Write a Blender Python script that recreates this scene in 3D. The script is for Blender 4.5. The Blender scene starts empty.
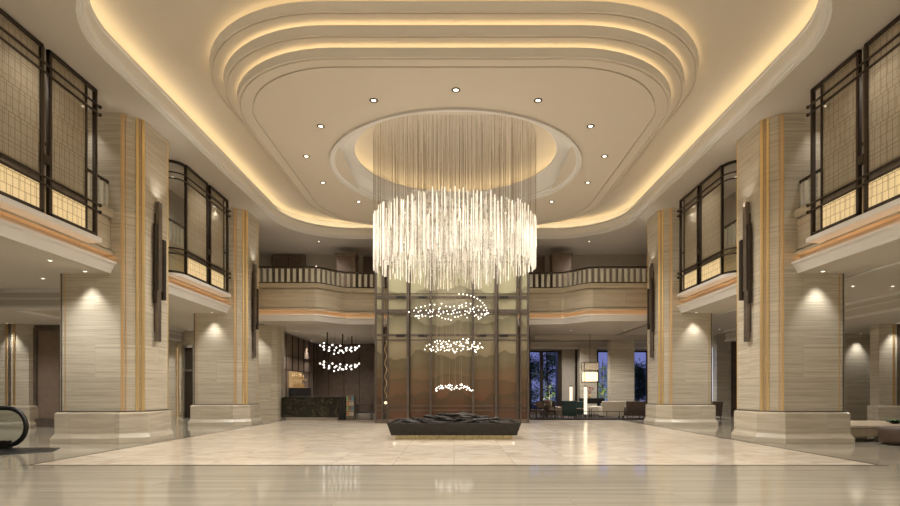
import bpy, bmesh, math, random
from mathutils import Vector, Matrix
random.seed(7)
sc = bpy.context.scene
COL = sc.collection
F = 558.0
CY = 19.7            # depth of the chandelier axis
CX = .05
R = math.radians

# ------------------------------------------------------------------ helpers
class MB:
    """collects geometry for ONE mesh object"""
    def __init__(s): s.v = []; s.f = []
    def quad_add(s, vs, fs):
        o = len(s.v); s.v += [tuple(p) for p in vs]; s.f += [tuple(i + o for i in f) for f in fs]
    def box(s, x0, x1, y0, y1, z0, z1):
        if x0 > x1: x0, x1 = x1, x0
        if y0 > y1: y0, y1 = y1, y0
        s.quad_add([(x0,y0,z0),(x1,y0,z0),(x1,y1,z0),(x0,y1,z0),(x0,y0,z1),(x1,y0,z1),(x1,y1,z1),(x0,y1,z1)],
                   [(3,2,1,0),(4,5,6,7),(0,1,5,4),(1,2,6,5),(2,3,7,6),(3,0,4,7)])
        return s
    def prism(s, poly, z0, z1):
        n = len(poly)
        s.quad_add([(x,y,z0) for x,y in poly] + [(x,y,z1) for x,y in poly],
                   [tuple(range(n))[::-1], tuple(range(n, 2*n))] + [(i,(i+1)%n,n+(i+1)%n,n+i) for i in range(n)])
        return s
    def loft(s, rings, closed=True, caps=False):
        n = len(rings[0]); vs = [p for r in rings for p in r]; fs = []
        for k in range(len(rings)-1):
            for i in range(n if closed else n-1):
                j = (i+1) % n
                fs.append((k*n+i, k*n+j, (k+1)*n+j, (k+1)*n+i))
        if caps: fs += [tuple(range(n))[::-1], tuple((len(rings)-1)*n+i for i in range(n))]
        s.quad_add(vs, fs); return s
    def tube(s, pts, r, seg=8, closed=False):
        pts = [Vector(p) for p in pts]; rings = []
        n = len(pts); up = Vector((0,0,1)); prev = None
        for i, p in enumerate(pts):
            a = pts[i-1] if i > 0 else (pts[-1] if closed else p)
            b = pts[i+1] if i < n-1 else (pts[0] if closed else p)
            t = (b-a).normalized()
            if prev is None:
                u = t.cross(up)
                if u.length < 1e-3: u = t.cross(Vector((0,1,0)))
            else:
                u = prev - t*prev.dot(t)
            u.normalize(); prev = u; w = t.cross(u)
            rr = r[i] if isinstance(r, (list,tuple)) else r
            rings.append([p + (u*math.cos(2*math.pi*k/seg) + w*math.sin(2*math.pi*k/seg))*rr for k in range(seg)])
        if closed: rings.append(rings[0])
        s.loft(rings, caps=not closed); return s
    def lathe(s, prof, cx=0, cy=0, seg=24):
        rings = [[(cx+r*math.cos(2*math.pi*k/seg), cy+r*math.sin(2*math.pi*k/seg), z) for k in range(seg)] for r, z in prof]
        s.loft(rings, caps=True); return s
    def ball(s, c, r, seg=8, rings=5, sz=1.0):
        prof = []
        for i in range(rings+1):
            a = -math.pi/2 + math.pi*i/rings
            prof.append((max(r*math.cos(a), r*0.02), c[2] + r*sz*math.sin(a)))
        s.lathe(prof, c[0], c[1], seg); return s
    def build(s, name, mat, parent=None, loc=None, smooth=False, bevel=0, kind=None, label=None, seg=2, fix=True):
        me = bpy.data.meshes.new(name)
        me.from_pydata(s.v, [], s.f)
        if fix:
            bm = bmesh.new(); bm.from_mesh(me)
            bmesh.ops.recalc_face_normals(bm, faces=bm.faces); bm.to_mesh(me); bm.free()
        if mat: me.materials.append(mat)
        if smooth:
            for p in me.polygons: p.use_smooth = True
        o = bpy.data.objects.new(name, me); COL.objects.link(o)
        if parent: o.parent = parent
        if loc: o.location = loc
        if bevel:
            m = o.modifiers.new('bevel', 'BEVEL'); m.width = bevel; m.segments = seg; m.limit_method = 'ANGLE'; m.angle_limit = R(40)
        if kind: o['kind'] = kind
        if label: o['label'] = label
        return o

def BX(*a): return MB().box(*a)
def tag(o, label, cat, group=None, kind='thing'):
    o['label'] = label; o['category'] = cat
    if group: o['group'] = group
    if kind: o['kind'] = kind
    return o
def thing(name, label, cat, loc=(0,0,0), rz=0, group=None):
    o = bpy.data.objects.new(name, None); COL.objects.link(o); o.location = loc; o.rotation_euler = (0,0,rz)
    o.empty_display_size = .1
    return tag(o, label, cat, group)
def struct(mb, name, mat, **k): return mb.build(name, mat, kind='structure', **k)
def px(x, d): return (x-454.0)*d/F

# ------------------------------------------------------------------ materials
def newmat(name):
    m = bpy.data.materials.new(name); m.use_nodes = True
    nt = m.node_tree; nt.nodes.clear()
    out = nt.nodes.new('ShaderNodeOutputMaterial'); b = nt.nodes.new('ShaderNodeBsdfPrincipled')
    nt.links.new(b.outputs[0], out.inputs[0])
    return m, nt, b, out
def plain(name, col, rough=.5, metal=0, spec=.5, coat=0, noise=0, nscale=6, emit=None, es=0):
    m, nt, b, out = newmat(name)
    b.inputs['Base Color'].default_value = (*col, 1); b.inputs['Roughness'].default_value = rough
    b.inputs['Metallic'].default_value = metal; b.inputs['Specular IOR Level'].default_value = spec
    b.inputs['Coat Weight'].default_value = coat
    if noise:
        tc = nt.nodes.new('ShaderNodeTexCoord'); n = nt.nodes.new('ShaderNodeTexNoise'); n.inputs['Scale'].default_value = nscale
        n.inputs['Detail'].default_value = 4
        nt.links.new(tc.outputs['Object'], n.inputs['Vector'])
        r = nt.nodes.new('ShaderNodeValToRGB')
        r.color_ramp.elements[0].position = .3; r.color_ramp.elements[1].position = .7
        r.color_ramp.elements[0].color = (*[c*(1-noise) for c in col], 1)
        r.color_ramp.elements[1].color = (*[min(1, c*(1+noise)) for c in col], 1)
        nt.links.new(n.outputs['Fac'], r.inputs[0]); nt.links.new(r.outputs[0], b.inputs['Base Color'])
    if emit:
        b.inputs['Emission Color'].default_value = (*emit, 1); b.inputs['Emission Strength'].default_value = es
    return m
def emis(name, col, st):
    m = bpy.data.materials.new(name); m.use_nodes = True; nt = m.node_tree; nt.nodes.clear()
    out = nt.nodes.new('ShaderNodeOutputMaterial'); e = nt.nodes.new('ShaderNodeEmission')
    e.inputs[0].default_value = (*col, 1); e.inputs[1].default_value = st
    nt.links.new(e.outputs[0], out.inputs[0]); return m
def stone(name, c1, c2, c3, rough=.25, sx=.5, sy=.5, sz=11, bw=2.4, bh=.95, wall=True, mortar=.8, tone=.08, floor_tile=False, dist=.35, off=.5):
    """veined stone: stretched noise bands, big blocks of slightly different tone, fine joints"""
    m, nt, b, out = newmat(name); N = nt.nodes.new; L = nt.links.new
    tc = N('ShaderNodeTexCoord'); mp = N('ShaderNodeMapping'); mp.inputs['Scale'].default_value = (sx, sy, sz)
    L(tc.outputs['Object'], mp.inputs[0])
    sep = N('ShaderNodeSeparateXYZ'); L(tc.outputs['Object'], sep.inputs[0])
    comb = N('ShaderNodeCombineXYZ')
    if wall:
        ad = N('ShaderNodeMath'); ad.operation = 'ADD'; L(sep.outputs[0], ad.inputs[0]); L(sep.outputs[1], ad.inputs[1])
        L(ad.outputs[0], comb.inputs[0]); L(sep.outputs[2], comb.inputs[1])
    else:
        L(sep.outputs[0], comb.inputs[0]); L(sep.outputs[1], comb.inputs[1])
    br = N('ShaderNodeTexBrick'); br.inputs['Scale'].default_value = 1; br.inputs['Brick Width'].default_value = bw; br.inputs['Row Height'].default_value = bh
    br.inputs['Mortar Size'].default_value = .006; br.inputs['Mortar Smooth'].default_value = .3; br.offset = off
    br.inputs['Color1'].default_value = (1-tone,)*3+(1,); br.inputs['Color2'].default_value = (1+tone,)*3+(1,)
    br.inputs['Mortar'].default_value = (mortar,)*3+(1,); L(comb.outputs[0], br.inputs[0])
    # shift the veins from block to block
    addv = N('ShaderNodeVectorMath'); addv.operation = 'ADD'
    mulv = N('ShaderNodeVectorMath'); mulv.operation = 'SCALE'; mulv.inputs['Scale'].default_value = 14
    L(br.outputs['Color'], mulv.inputs[0]); L(mp.outputs[0], addv.inputs[0]); L(mulv.outputs[0], addv.inputs[1])
    n1 = N('ShaderNodeTexNoise'); n1.inputs['Scale'].default_value = 1.1; n1.inputs['Detail'].default_value = 7; n1.inputs['Roughness'].default_value = .62
    n1.inputs['Distortion'].default_value = dist
    L(addv.outputs[0], n1.inputs['Vector'])
    rp = N('ShaderNodeValToRGB'); e = rp.color_ramp.elements
    e[0].position = .28; e[0].color = (*c1, 1); e[1].position = .72; e[1].color = (*c3, 1)
    x = e.new(.5); x.color = (*c2, 1)
    L(n1.outputs['Fac'], rp.inputs[0])
    mx = N('ShaderNodeMix'); mx.data_type = 'RGBA'; mx.blend_type = 'MULTIPLY'; mx.inputs[0].default_value = 1
    L(rp.outputs[0], mx.inputs[6]); L(br.outputs['Color'], mx.inputs[7]); L(mx.outputs[2], b.inputs['Base Color'])
    b.inputs['Roughness'].default_value = rough
    if not wall: b.inputs['Specular IOR Level'].default_value = (.10 if mortar < .8 else .2)
    return m

M = {}
M['trav']   = stone('travertine wall', (.37,.32,.245), (.58,.525,.42), (.70,.645,.54), rough=.3, sz=20)
M['travp']  = stone('travertine plinth', (.42,.36,.275), (.58,.52,.415), (.67,.615,.51), rough=.25, sz=9, bw=1.3, bh=.95)
M['fascia'] = stone('honey stone parapet', (.42,.36,.265), (.54,.475,.365), (.61,.555,.44), rough=.3, sz=9, bw=2.2, bh=3.1, mortar=.45)
M['floorc'] = stone('cream marble tiles', (.52,.42,.32), (.70,.61,.495), (.80,.73,.62), rough=.13, sx=.8, sy=1.3, sz=1, bw=1.25, bh=1.25, wall=False, mortar=.6, tone=.05, dist=1.6, off=0)
M['floorf'] = stone('grained travertine paving', (.30,.27,.21), (.375,.34,.27), (.45,.415,.34), rough=.08, sx=.25, sy=5.5, sz=1, bw=3.2, bh=1.1, wall=False, mortar=.85, tone=.03)
M['line']   = plain('dark stone inlay', (.09,.07,.055), .15)
M['ceil']   = plain('warm white plaster', (.55,.505,.445), .75, noise=.015, nscale=.6)
M['ceil2']  = plain('cream plaster', (.66,.60,.51), .7)
M['face']   = plain('pale grey moulding plaster', (.76,.745,.72), .6)
M['soffit'] = plain('soffit plaster', (.60,.55,.48), .75)
M['plast']  = plain('taupe wall covering', (.42,.37,.31), .7, noise=.04, nscale=3)
M['gold']   = plain('polished brass', (.95,.74,.38), .35, metal=1)
M['goldd']  = plain('amber brass band', (.74,.52,.27), .42, metal=.8)
M['plg']    = plain('dull textured gold', (.34,.28,.16), .6, metal=.3, noise=.4, nscale=25)
M['bronze3']= plain('satin bronze metal', (.125,.10,.082), .42, metal=.45, noise=.15, nscale=5)
M['bronze'] = plain('dark bronze metal', (.062,.047,.036), .38, metal=.75)
M['bronze2']= plain('brushed bronze metal', (.20,.165,.135), .4, metal=.6, noise=.2, nscale=4)
M['black']  = plain('black rubber', (.012,.012,.012), .35)
M['blackst']= plain('black slate', (.018,.015,.012), .42, noise=.4, nscale=8, spec=.35)
M['wood']   = plain('dark walnut panel', (.15,.105,.078), .45, noise=.18, nscale=3)
M['wood2']  = plain('brown leather wall panel', (.26,.19,.145), .5, noise=.08, nscale=4)
M['cream']  = plain('cream upholstery', (.58,.52,.42), .8, noise=.06, nscale=20)
M['beige']  = plain('beige leather upholstery', (.42,.34,.24), .5, noise=.06, nscale=9)
M['brownf'] = plain('brown upholstery', (.10,.065,.045), .6, noise=.15, nscale=12)
M['greenf'] = plain('deep green velvet', (.018,.045,.04), .7, noise=.2, nscale=15)
M['carpet'] = plain('dark brown carpet', (.05,.035,.028), .95, noise=.35, nscale=9)
M['steel']  = plain('brushed steel', (.55,.52,.48), .3, metal=1)
M['leaf']   = plain('dark green leaf', (.07,.16,.06), .5, noise=.4, nscale=3)
M['leafl']  = plain('light green leaf', (.16,.26,.05), .5, noise=.35, nscale=3)
M['bark']   = plain('pale bark', (.36,.30,.22), .8, noise=.3, nscale=6)
M['soil']   = plain('night garden ground', (.02,.03,.015), .95, noise=.4, nscale=1)
WARM = (1.0,.66,.30)
M['led']    = emis('warm led strip', (1.0,.77,.44), 7.5)
M['ledt']   = emis('warm led tier strip', (1.0,.74,.42), 5)
M['ledo']   = emis('amber led strip', (1.0,.50,.20), 7)
M['ledo2']  = emis('soft warm strip', (1.0,.85,.62), 3.2)
M['lens']   = emis('downlight lens', (1.0,.86,.66), 6)
M['bead']   = emis('glowing crystal bead', (1.0,.93,.80), 5)
M['globe']  = emis('glowing opal globe', (1.0,.93,.82), 2.8)
M['lampsh'] = emis('glowing paper shade', (1.0,.74,.40), 2.2)
M['tubesh'] = emis('glowing tube shade', (1.0,.84,.58), 1.5)
M['shelfl'] = emis('amber shelf light', (1.0,.62,.28), .42)
M['coolled']= emis('cool white light strip', (.80,.84,1.0), 1.2)

def marble_dark():
    m, nt, b, out = newmat('dark green veined marble'); N = nt.nodes.new; L = nt.links.new
    tc = N('ShaderNodeTexCoord'); n = N('ShaderNodeTexNoise'); n.inputs['Scale'].default_value = 1.3; n.inputs['Detail'].default_value = 5; n.inputs['Distortion'].default_value = 2.2
    L(tc.outputs['Object'], n.inputs[0]); r = N('ShaderNodeValToRGB'); e = r.color_ramp.elements
    e[0].position = .485; e[0].color = (.014,.014,.009,1); e[1].position = .515; e[1].color = (.018,.018,.011,1)
    x = e.new(.5); x.color = (.11,.10,.055,1)
    L(n.outputs['Fac'], r.inputs[0]); L(r.outputs[0], b.inputs['Base Color']); b.inputs['Roughness'].default_value = .2
    return m
M['marbled'] = marble_dark()

def woven(name, alpha, glow=0, tint=(.60,.52,.38)):
    """linen laminated in glass: fine irregular warp and weft lines, half see-through"""
    m, nt, b, out = newmat(name); N = nt.nodes.new; L = nt.links.new
    tc = N('ShaderNodeTexCoord'); sep = N('ShaderNodeSeparateXYZ'); L(tc.outputs['Object'], sep.inputs[0])
    cb = N('ShaderNodeCombineXYZ'); ad = N('ShaderNodeMath'); ad.operation = 'ADD'
    L(sep.outputs[0], ad.inputs[0]); L(sep.outputs[1], ad.inputs[1]); L(ad.outputs[0], cb.inputs[0]); L(sep.outputs[2], cb.inputs[1])
    fac = None
    for w, h, o, ms in ((.17,.62,.37,.012),(.43,.21,.6,.009)):
        br = N('ShaderNodeTexBrick'); br.inputs['Scale'].default_value = 1; br.inputs['Brick Width'].default_value = w; br.inputs['Row Height'].default_value = h
        br.inputs['Mortar Size'].default_value = ms; br.inputs['Mortar Smooth'].default_value = .6; br.offset = o; br.offset_frequency = 3
        br.inputs['Color1'].default_value = (0,0,0,1); br.inputs['Color2'].default_value = (0,0,0,1); br.inputs['Mortar'].default_value = (1,1,1,1)
        L(cb.outputs[0], br.inputs[0])
        if fac is None: fac = br.outputs['Color']
        else:
            mm = N('ShaderNodeMath'); mm.operation = 'MAXIMUM'; L(fac, mm.inputs[0]); L(br.outputs['Color'], mm.inputs[1]); fac = mm.outputs[0]
    mx = N('ShaderNodeMix'); mx.data_type = 'RGBA'; L(fac, mx.inputs[0])
    mx.inputs[6].default_value = (*tint, 1); mx.inputs[7].default_value = (.26,.19,.115, 1)
    L(mx.outputs[2], b.inputs['Base Color']); b.inputs['Roughness'].default_value = .45
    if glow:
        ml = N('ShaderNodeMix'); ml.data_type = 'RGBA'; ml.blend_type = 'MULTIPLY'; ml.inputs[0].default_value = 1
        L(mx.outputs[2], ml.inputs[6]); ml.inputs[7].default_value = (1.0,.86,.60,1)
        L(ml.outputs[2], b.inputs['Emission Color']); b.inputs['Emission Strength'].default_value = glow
    tr = N('ShaderNodeBsdfTransparent'); ms = N('ShaderNodeMixShader')
    tl = N('ShaderNodeBsdfTranslucent'); L(mx.outputs[2], tl.inputs[0])
    m2 = N('ShaderNodeMixShader'); m2.inputs[0].default_value = .45; L(b.outputs[0], m2.inputs[1]); L(tl.outputs[0], m2.inputs[2])
    al = N('ShaderNodeMath'); al.operation = 'MULTIPLY_ADD'; L(fac, al.inputs[0]); al.inputs[1].default_value = .2; al.inputs[2].default_value = alpha
    L(al.outputs[0], ms.inputs[0]); L(tr.outputs[0], ms.inputs[1]); L(m2.outputs[0], ms.inputs[2]); L(ms.outputs[0], out.inputs[0])
    return m
M['woven'] = woven('woven linen glass', .5)
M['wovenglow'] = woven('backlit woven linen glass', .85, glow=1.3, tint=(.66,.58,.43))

def clear(name, tint=(1,1,1), ior=1.45, rough=.02):
    m = bpy.data.materials.new(name); m.use_nodes = True; nt = m.node_tree; nt.nodes.clear(); N = nt.nodes.new; L = nt.links.new
    out = N('ShaderNodeOutputMaterial'); t = N('ShaderNodeBsdfTransparent'); t.inputs[0].default_value = (*tint, 1)
    g = N('ShaderNodeBsdfGlossy'); g.inputs['Roughness'].default_value = rough
    f = N('ShaderNodeFresnel'); f.inputs[0].default_value = ior
    ms = N('ShaderNodeMixShader'); L(f.outputs[0], ms.inputs[0]); L(t.outputs[0], ms.inputs[1]); L(g.outputs[0], ms.inputs[2]); L(ms.outputs[0], out.inputs[0])
    return m
M['glass'] = clear('clear glass', (.93,.96,.94))
M['wglass'] = clear('window glass', (.97,.98,1.0), ior=1.12)
def frosted():
    m, nt, b, out = newmat('frosted glass baluster')
    b.inputs['Base Color'].default_value = (.82,.82,.75,1); b.inputs['Roughness'].default_value = .25
    N = nt.nodes.new; L = nt.links.new
    tr = N('ShaderNodeBsdfTransparent'); tr.inputs[0].default_value = (.8,.88,.8,1); ms = N('ShaderNodeMixShader'); ms.inputs[0].default_value = .86
    L(tr.outputs[0], ms.inputs[1]); L(b.outputs[0], ms.inputs[2]); L(ms.outputs[0], out.inputs[0]); return m
M['frost'] = frosted()

def rodmat(name, lo, hi, base=(.42,.39,.33)):
    """crystal rod lit from inside: clear glossy shell, bright core that varies along the rod"""
    m, nt, b, out = newmat(name); N = nt.nodes.new; L = nt.links.new
    tc = N('ShaderNodeNewGeometry'); n = N('ShaderNodeTexNoise'); n.inputs['Scale'].default_value = 1.6; n.inputs['Detail'].default_value = 5; n.inputs['Roughness'].default_value = .7
    L(tc.outputs['Position'], n.inputs['Vector'])
    mr = N('ShaderNodeMapRange'); mr.inputs[1].default_value = .35; mr.inputs[2].default_value = .68; mr.inputs[3].default_value = lo; mr.inputs[4].default_value = hi
    L(n.outputs['Fac'], mr.inputs[0]); L(mr.outputs[0], b.inputs['Emission Strength'])
    b.inputs['Emission Color'].default_value = (1.0,.86,.66,1); b.inputs['Base Color'].default_value = (*base,1); b.inputs['Roughness'].default_value = .08
    tr = N('ShaderNodeBsdfTransparent'); ms = N('ShaderNodeMixShader'); ms.inputs[0].default_value = .8
    L(tr.outputs[0], ms.inputs[1]); L(b.outputs[0], ms.inputs[2]); L(ms.outputs[0], out.inputs[0]); return m
M['rod'] = rodmat('crystal rod', .12, .80)
M['rodb'] = rodmat('bright crystal rod', .55, 1.35)
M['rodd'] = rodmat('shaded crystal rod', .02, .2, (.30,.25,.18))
M['wire'] = plain('fine brass wire', (.33,.26,.18), .5, metal=.2)

def landscape():
    """painted ink mountains on silk behind glass: pale green gold above, ridges, russet brown below"""
    m, nt, b, out = newmat('painted mountain landscape silk'); N = nt.nodes.new; L = nt.links.new
    tc = N('ShaderNodeTexCoord'); sep = N('ShaderNodeSeparateXYZ'); L(tc.outputs['Object'], sep.inputs[0])
    def M2(op, a, bb):
        n = N('ShaderNodeMath'); n.operation = op
        for i, v in enumerate((a, bb)):
            if isinstance(v, (int, float)): n.inputs[i].default_value = v
            else: L(v, n.inputs[i])
        return n.outputs[0]
    def noise(scale, seed, det=3, vec=None):
        cb = N('ShaderNodeCombineXYZ'); L(sep.outputs[0], cb.inputs[0]); cb.inputs[1].default_value = seed
        n = N('ShaderNodeTexNoise'); n.inputs['Scale'].default_value = scale; n.inputs['Detail'].default_value = det
        L(vec if vec else cb.outputs[0], n.inputs['Vector']); return n.outputs['Fac']
    rp = N('ShaderNodeValToRGB'); e = rp.color_ramp.elements
    zz = M2('DIVIDE', sep.outputs[2], 8.2)
    wob = M2('MULTIPLY', M2('SUBTRACT', noise(.9, 3.3, 6, tc.outputs['Object']), .5), .12)
    L(M2('ADD', zz, wob), rp.inputs[0])
    e[0].position = .0; e[0].color = (.085,.036,.018,1); e[1].position = .95; e[1].color = (.36,.335,.21,1)
    for p_, c_ in ((.12,(.115,.052,.026)),(.22,(.15,.082,.042)),(.31,(.14,.098,.050)),(.37,(.21,.165,.095)),(.48,(.31,.26,.165)),(.58,(.26,.235,.145)),(.70,(.36,.33,.21))):
        x = e.new(p_); x.color = (*c_, 1)
    col = rp.outputs[0]
    # three ridges: darker just under each crest, fading downwards like ink wash
    for base, amp, scl, seed, dark, fade in ((6.3,1.0,.5,2.7,.55,.8),(4.75,1.5,.40,1.7,.50,.9),(3.25,1.3,.45,9.1,.38,1.1),(2.2,.9,.4,4.4,.45,.9),(1.35,.8,1.2,6.4,.25,.9)):
        ridge = M2('ADD', M2('MULTIPLY', M2('SUBTRACT', noise(scl, seed, 4), .5), amp*2), base)
        below = M2('SUBTRACT', ridge, sep.outputs[2])
        up = N('ShaderNodeMapRange'); up.interpolation_type = 'SMOOTHSTEP'; L(below, up.inputs[0]); up.inputs[1].default_value = 0; up.inputs[2].default_value = .06
        dn = N('ShaderNodeMapRange'); L(below, dn.inputs[0]); dn.inputs[1].default_value = 0; dn.inputs[2].default_value = fade; dn.inputs[3].default_value = 1; dn.inputs[4].default_value = 0
        fac = M2('MULTIPLY', M2('MULTIPLY', up.outputs[0], dn.outputs[0]), 1-dark)
        mx = N('ShaderNodeMix'); mx.data_type = 'RGBA'; L(fac, mx.inputs[0]); L(col, mx.inputs[6]); mx.inputs[7].default_value = (.055,.045,.022,1)
        col = mx.outputs[2]
    L(col, b.inputs['Base Color']); b.inputs['Roughness'].default_value = .22; b.inputs['Coat Weight'].default_value = .1
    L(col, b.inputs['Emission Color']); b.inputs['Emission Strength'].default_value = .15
    return m
M['silk'] = landscape()

# ------------------------------------------------------------------ camera, world, view
cam = bpy.data.cameras.new('camera'); co = bpy.data.objects.new('camera', cam); COL.objects.link(co)
co.location = (0, 0, 1.5); co.rotation_euler = (R(90), 0, 0)
cam.sensor_width = 36; cam.lens = F/900*36; cam.shift_x = -4/900; cam.shift_y = 138/900; cam.clip_end = 300
sc.camera = co
w = bpy.data.worlds.new('dusk'); sc.world = w; w.use_nodes = True; nt = w.node_tree; nt.nodes.clear()
wo = nt.nodes.new('ShaderNodeOutputWorld'); bg = nt.nodes.new('ShaderNodeBackground'); tc = nt.nodes.new('ShaderNodeTexCoord')
sp = nt.nodes.new('ShaderNodeSeparateXYZ'); rp = nt.nodes.new('ShaderNodeValToRGB')
nt.links.new(tc.outputs['Generated'], sp.inputs[0]); nt.links.new(sp.outputs[2], rp.inputs[0])
rp.color_ramp.elements[0].position = 0; rp.color_ramp.elements[0].color = (.19,.21,.46,1)
rp.color_ramp.elements[1].position = .35; rp.color_ramp.elements[1].color = (.085,.11,.42,1)
nt.links.new(rp.outputs[0], bg.inputs[0]); bg.inputs[1].default_value = 1.0; nt.links.new(bg.outputs[0], wo.inputs[0])
vs = sc.view_settings; vs.view_transform = 'Standard'; vs.look = 'None'; vs.exposure = 0.0; vs.gamma = 1; vs.use_curve_mapping = False
sc.cycles.max_bounces = 10; sc.cycles.diffuse_bounces = 6; sc.cycles.transparent_max_bounces = 24; sc.cycles.sample_clamp_indirect = 6
sc.cycles.use_denoising = True

def spot(loc, power, size=110, blend=.9, col=(1,.95,.88), to=None, rad=.06):
    l = bpy.data.lights.new('spot_lamp', 'SPOT'); l.energy = power; l.spot_size = R(size); l.spot_blend = blend; l.color = col; l.shadow_soft_size = rad
    o = bpy.data.objects.new('spot_lamp', l); COL.objects.link(o); o.location = loc
    if to: o.rotation_euler = (Vector(to)-Vector(loc)).to_track_quat('-Z', 'Y').to_euler()
    return o
def point(loc, power, col=(1,.95,.88), rad=.3):
    l = bpy.data.lights.new('point_lamp', 'POINT'); l.energy = power; l.color = col; l.shadow_soft_size = rad
    o = bpy.data.objects.new('point_lamp', l); COL.objects.link(o); o.location = loc; return o

def downlight(x, y, z, label, power=0, size=110, blend=.9, r=.115, group=None, dark=True, to=None):
    t = thing('recessed_downlight', label, 'ceiling light', (x, y, z), 0, group)
    prof = [(r,-.012),(r,.0),(r*.55,.0),(r*.55,-.012)]
    rings = [[(a*math.cos(2*math.pi*k/20), a*math.sin(2*math.pi*k/20), q) for k in range(20)] for a, q in prof]; rings.append(rings[0])
    MB().loft(rings).build('trim_ring', M['bronze'] if dark else M['face'], t)
    MB().lathe([(r*.53,-.008),(r*.53,-.002)], seg=16).build('lens', M['lens'], t)
    if power:
        spot((x, y, z-.05), power, size, blend, to=to)
    return t

# ------------------------------------------------------------------ ceiling
ZP = 9.47
def rr(hx, hy, r, z, k=14, cy=CY):
    r = max(r, .02); pts = []
    for cx, sy, a0 in ((1,1,0),(-1,1,90),(-1,-1,180),(1,-1,270)):
        for i in range(k+1):
            a = R(a0 + 90*i/k)
            pts.append((cx*(hx-r)+r*math.cos(a), cy+sy*(hy-r)+r*math.sin(a), z))
    return pts
def circ_like(ref, rad, z, cy=CY):
    out = []
    for x, y, _ in ref:
        a = math.atan2(y-cy, x); out.append((CX+rad*math.cos(a), cy+rad*math.sin(a), z))
    return out
OX, OY, OR = 8.25, 9.38, 3.1
def o_(d, z): return rr(OX+d, OY+d, OR+d, z)
A_ = (6.76, 7.28, 3.75); B_ = (6.43, 6.97, 3.5); C_ = (6.10, 6.67, 3.25)
def t_(T, d, z): return rr(T[0]+d, T[1]+d, T[2]+d, z)
ceil = struct(MB().loft([rr(26, 26, .1, ZP), o_(.17, ZP)]), 'ceiling', M['ceil'])
MB().loft([o_(.17,ZP), o_(.17,9.50), o_(.10,9.50), o_(.09,9.545), o_(.03,9.555), o_(.0,9.60), o_(-.01,9.66), o_(.02,9.93), o_(-.03,9.95), o_(-.04,10.0), o_(.0,10.005), o_(.02,9.97), o_(.34,9.97), o_(.34,10.36)]).build('cove_moulding', M['face'], ceil)
MB().loft([o_(.34,10.36), t_(A_,-.3,10.36)]).build('upper_field', M['ceil2'], ceil)
def tier(T, zs, zt, znext):
    # ledge behind the lip, lip top, outer face, soffit edge
    return MB().loft([t_(T,-.3,znext), t_(T,-.3,zt-.05), t_(T,-.035,zt-.05), t_(T,-.035,zt), t_(T,0,zt), t_(T,0,zs)])
tier(A_, 9.95, 10.18, 10.36).build('dropped_tier', M['face'], ceil)
MB().loft([t_(A_,0,9.95), t_(A_,-.05,9.95), t_(A_,-.06,9.975), t_(A_,-.085,9.975), t_(A_,-.09,9.95), t_(B_,-.3,9.95)]).build('tier_soffit', M['ceil2'], ceil)
tier(B_, 9.62, 9.85, 9.95).build('dropped_tier', M['face'], ceil)
MB().loft([t_(B_,0,9.62), t_(B_,-.05,9.62), t_(B_,-.06,9.645), t_(B_,-.085,9.645), t_(B_,-.09,9.62), t_(C_,-.3,9.62)]).build('tier_soffit', M['ceil2'], ceil)
tier(C_, 9.30, 9.52, 9.62).build('dropped_tier', M['face'], ceil)
ref = t_(C_, -.43, 9.30)
MB().loft([t_(C_,0,9.30), t_(C_,-.05,9.30), t_(C_,-.06,9.33), t_(C_,-.09,9.33), t_(C_,-.10,9.30), t_(C_,-.38,9.30), t_(C_,-.38,9.34), t_(C_,-.43,9.34), ref, circ_like(ref, 4.33, 9.30)]).build('centre_panel', M['ceil2'], ceil)
def ring_l(mb, prof, seg=96):
    mb.loft([[(CX+r*math.cos(2*math.pi*k/seg), CY+r*math.sin(2*math.pi*k/seg), z) for k in range(seg)] for r, z in prof]); return mb
ring_l(MB(), [(4.35,9.305),(4.35,9.23),(4.27,9.22),(4.25,9.28),(4.17,9.285),(4.15,9.34),(4.07,9.345),(4.05,9.41),(3.97,9.42),(3.84,9.48),(3.70,9.58),(3.59,9.71),(3.55,9.76),(3.50,9.76),(3.50,9.80),(3.56,9.80),(3.58,9.74),(3.98,9.74),(3.98,9.95)]).build('medallion_moulding', M['face'], ceil, smooth=False)
dome = [(3.98*math.cos(a), 9.95+.72*math.sin(a)) for a in [R(90*i/10) for i in range(10)]] + [(.02,10.67)]
ring_l(MB(), dome).build('medallion_dome', M['ceil2'], ceil, smooth=True)
def strip(fn_in, fn_out, name, mat, label, grp):
    tag(MB().loft([fn_in, fn_out]).build(name, mat, fix=False), label, 'light strip', grp)
G = 'warm light strips in the ceiling coves'
strip(o_(.10,10.012), o_(.18,10.0), 'cove_light', M['led'], 'warm light strip hidden behind the lip of the outer oval ceiling cove', G)
strip(t_(A_,-.10,10.16), t_(A_,-.16,10.15), 'cove_light', M['ledt'], 'warm light strip on the highest and widest tier of the dropped ceiling', G)
strip(t_(B_,-.08,9.83), t_(B_,-.14,9.82), 'cove_light', M['ledt'], 'warm light strip on the middle tier of the dropped ceiling', G)
strip(t_(C_,-.08,9.50), t_(C_,-.14,9.49), 'cove_light', M['ledt'], 'warm light strip on the lowest tier around the flat centre panel', G)
seg = 96
tag(MB().loft([[(CX+r*math.cos(2*math.pi*k/seg), CY+r*math.sin(2*math.pi*k/seg), z) for k in range(seg)] for r, z in ((3.72,9.78),(3.80,9.77))]).build('cove_light', M['led'], fix=False),
    'warm light strip in the round recess above the crystal chandelier', 'light strip', G)
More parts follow.
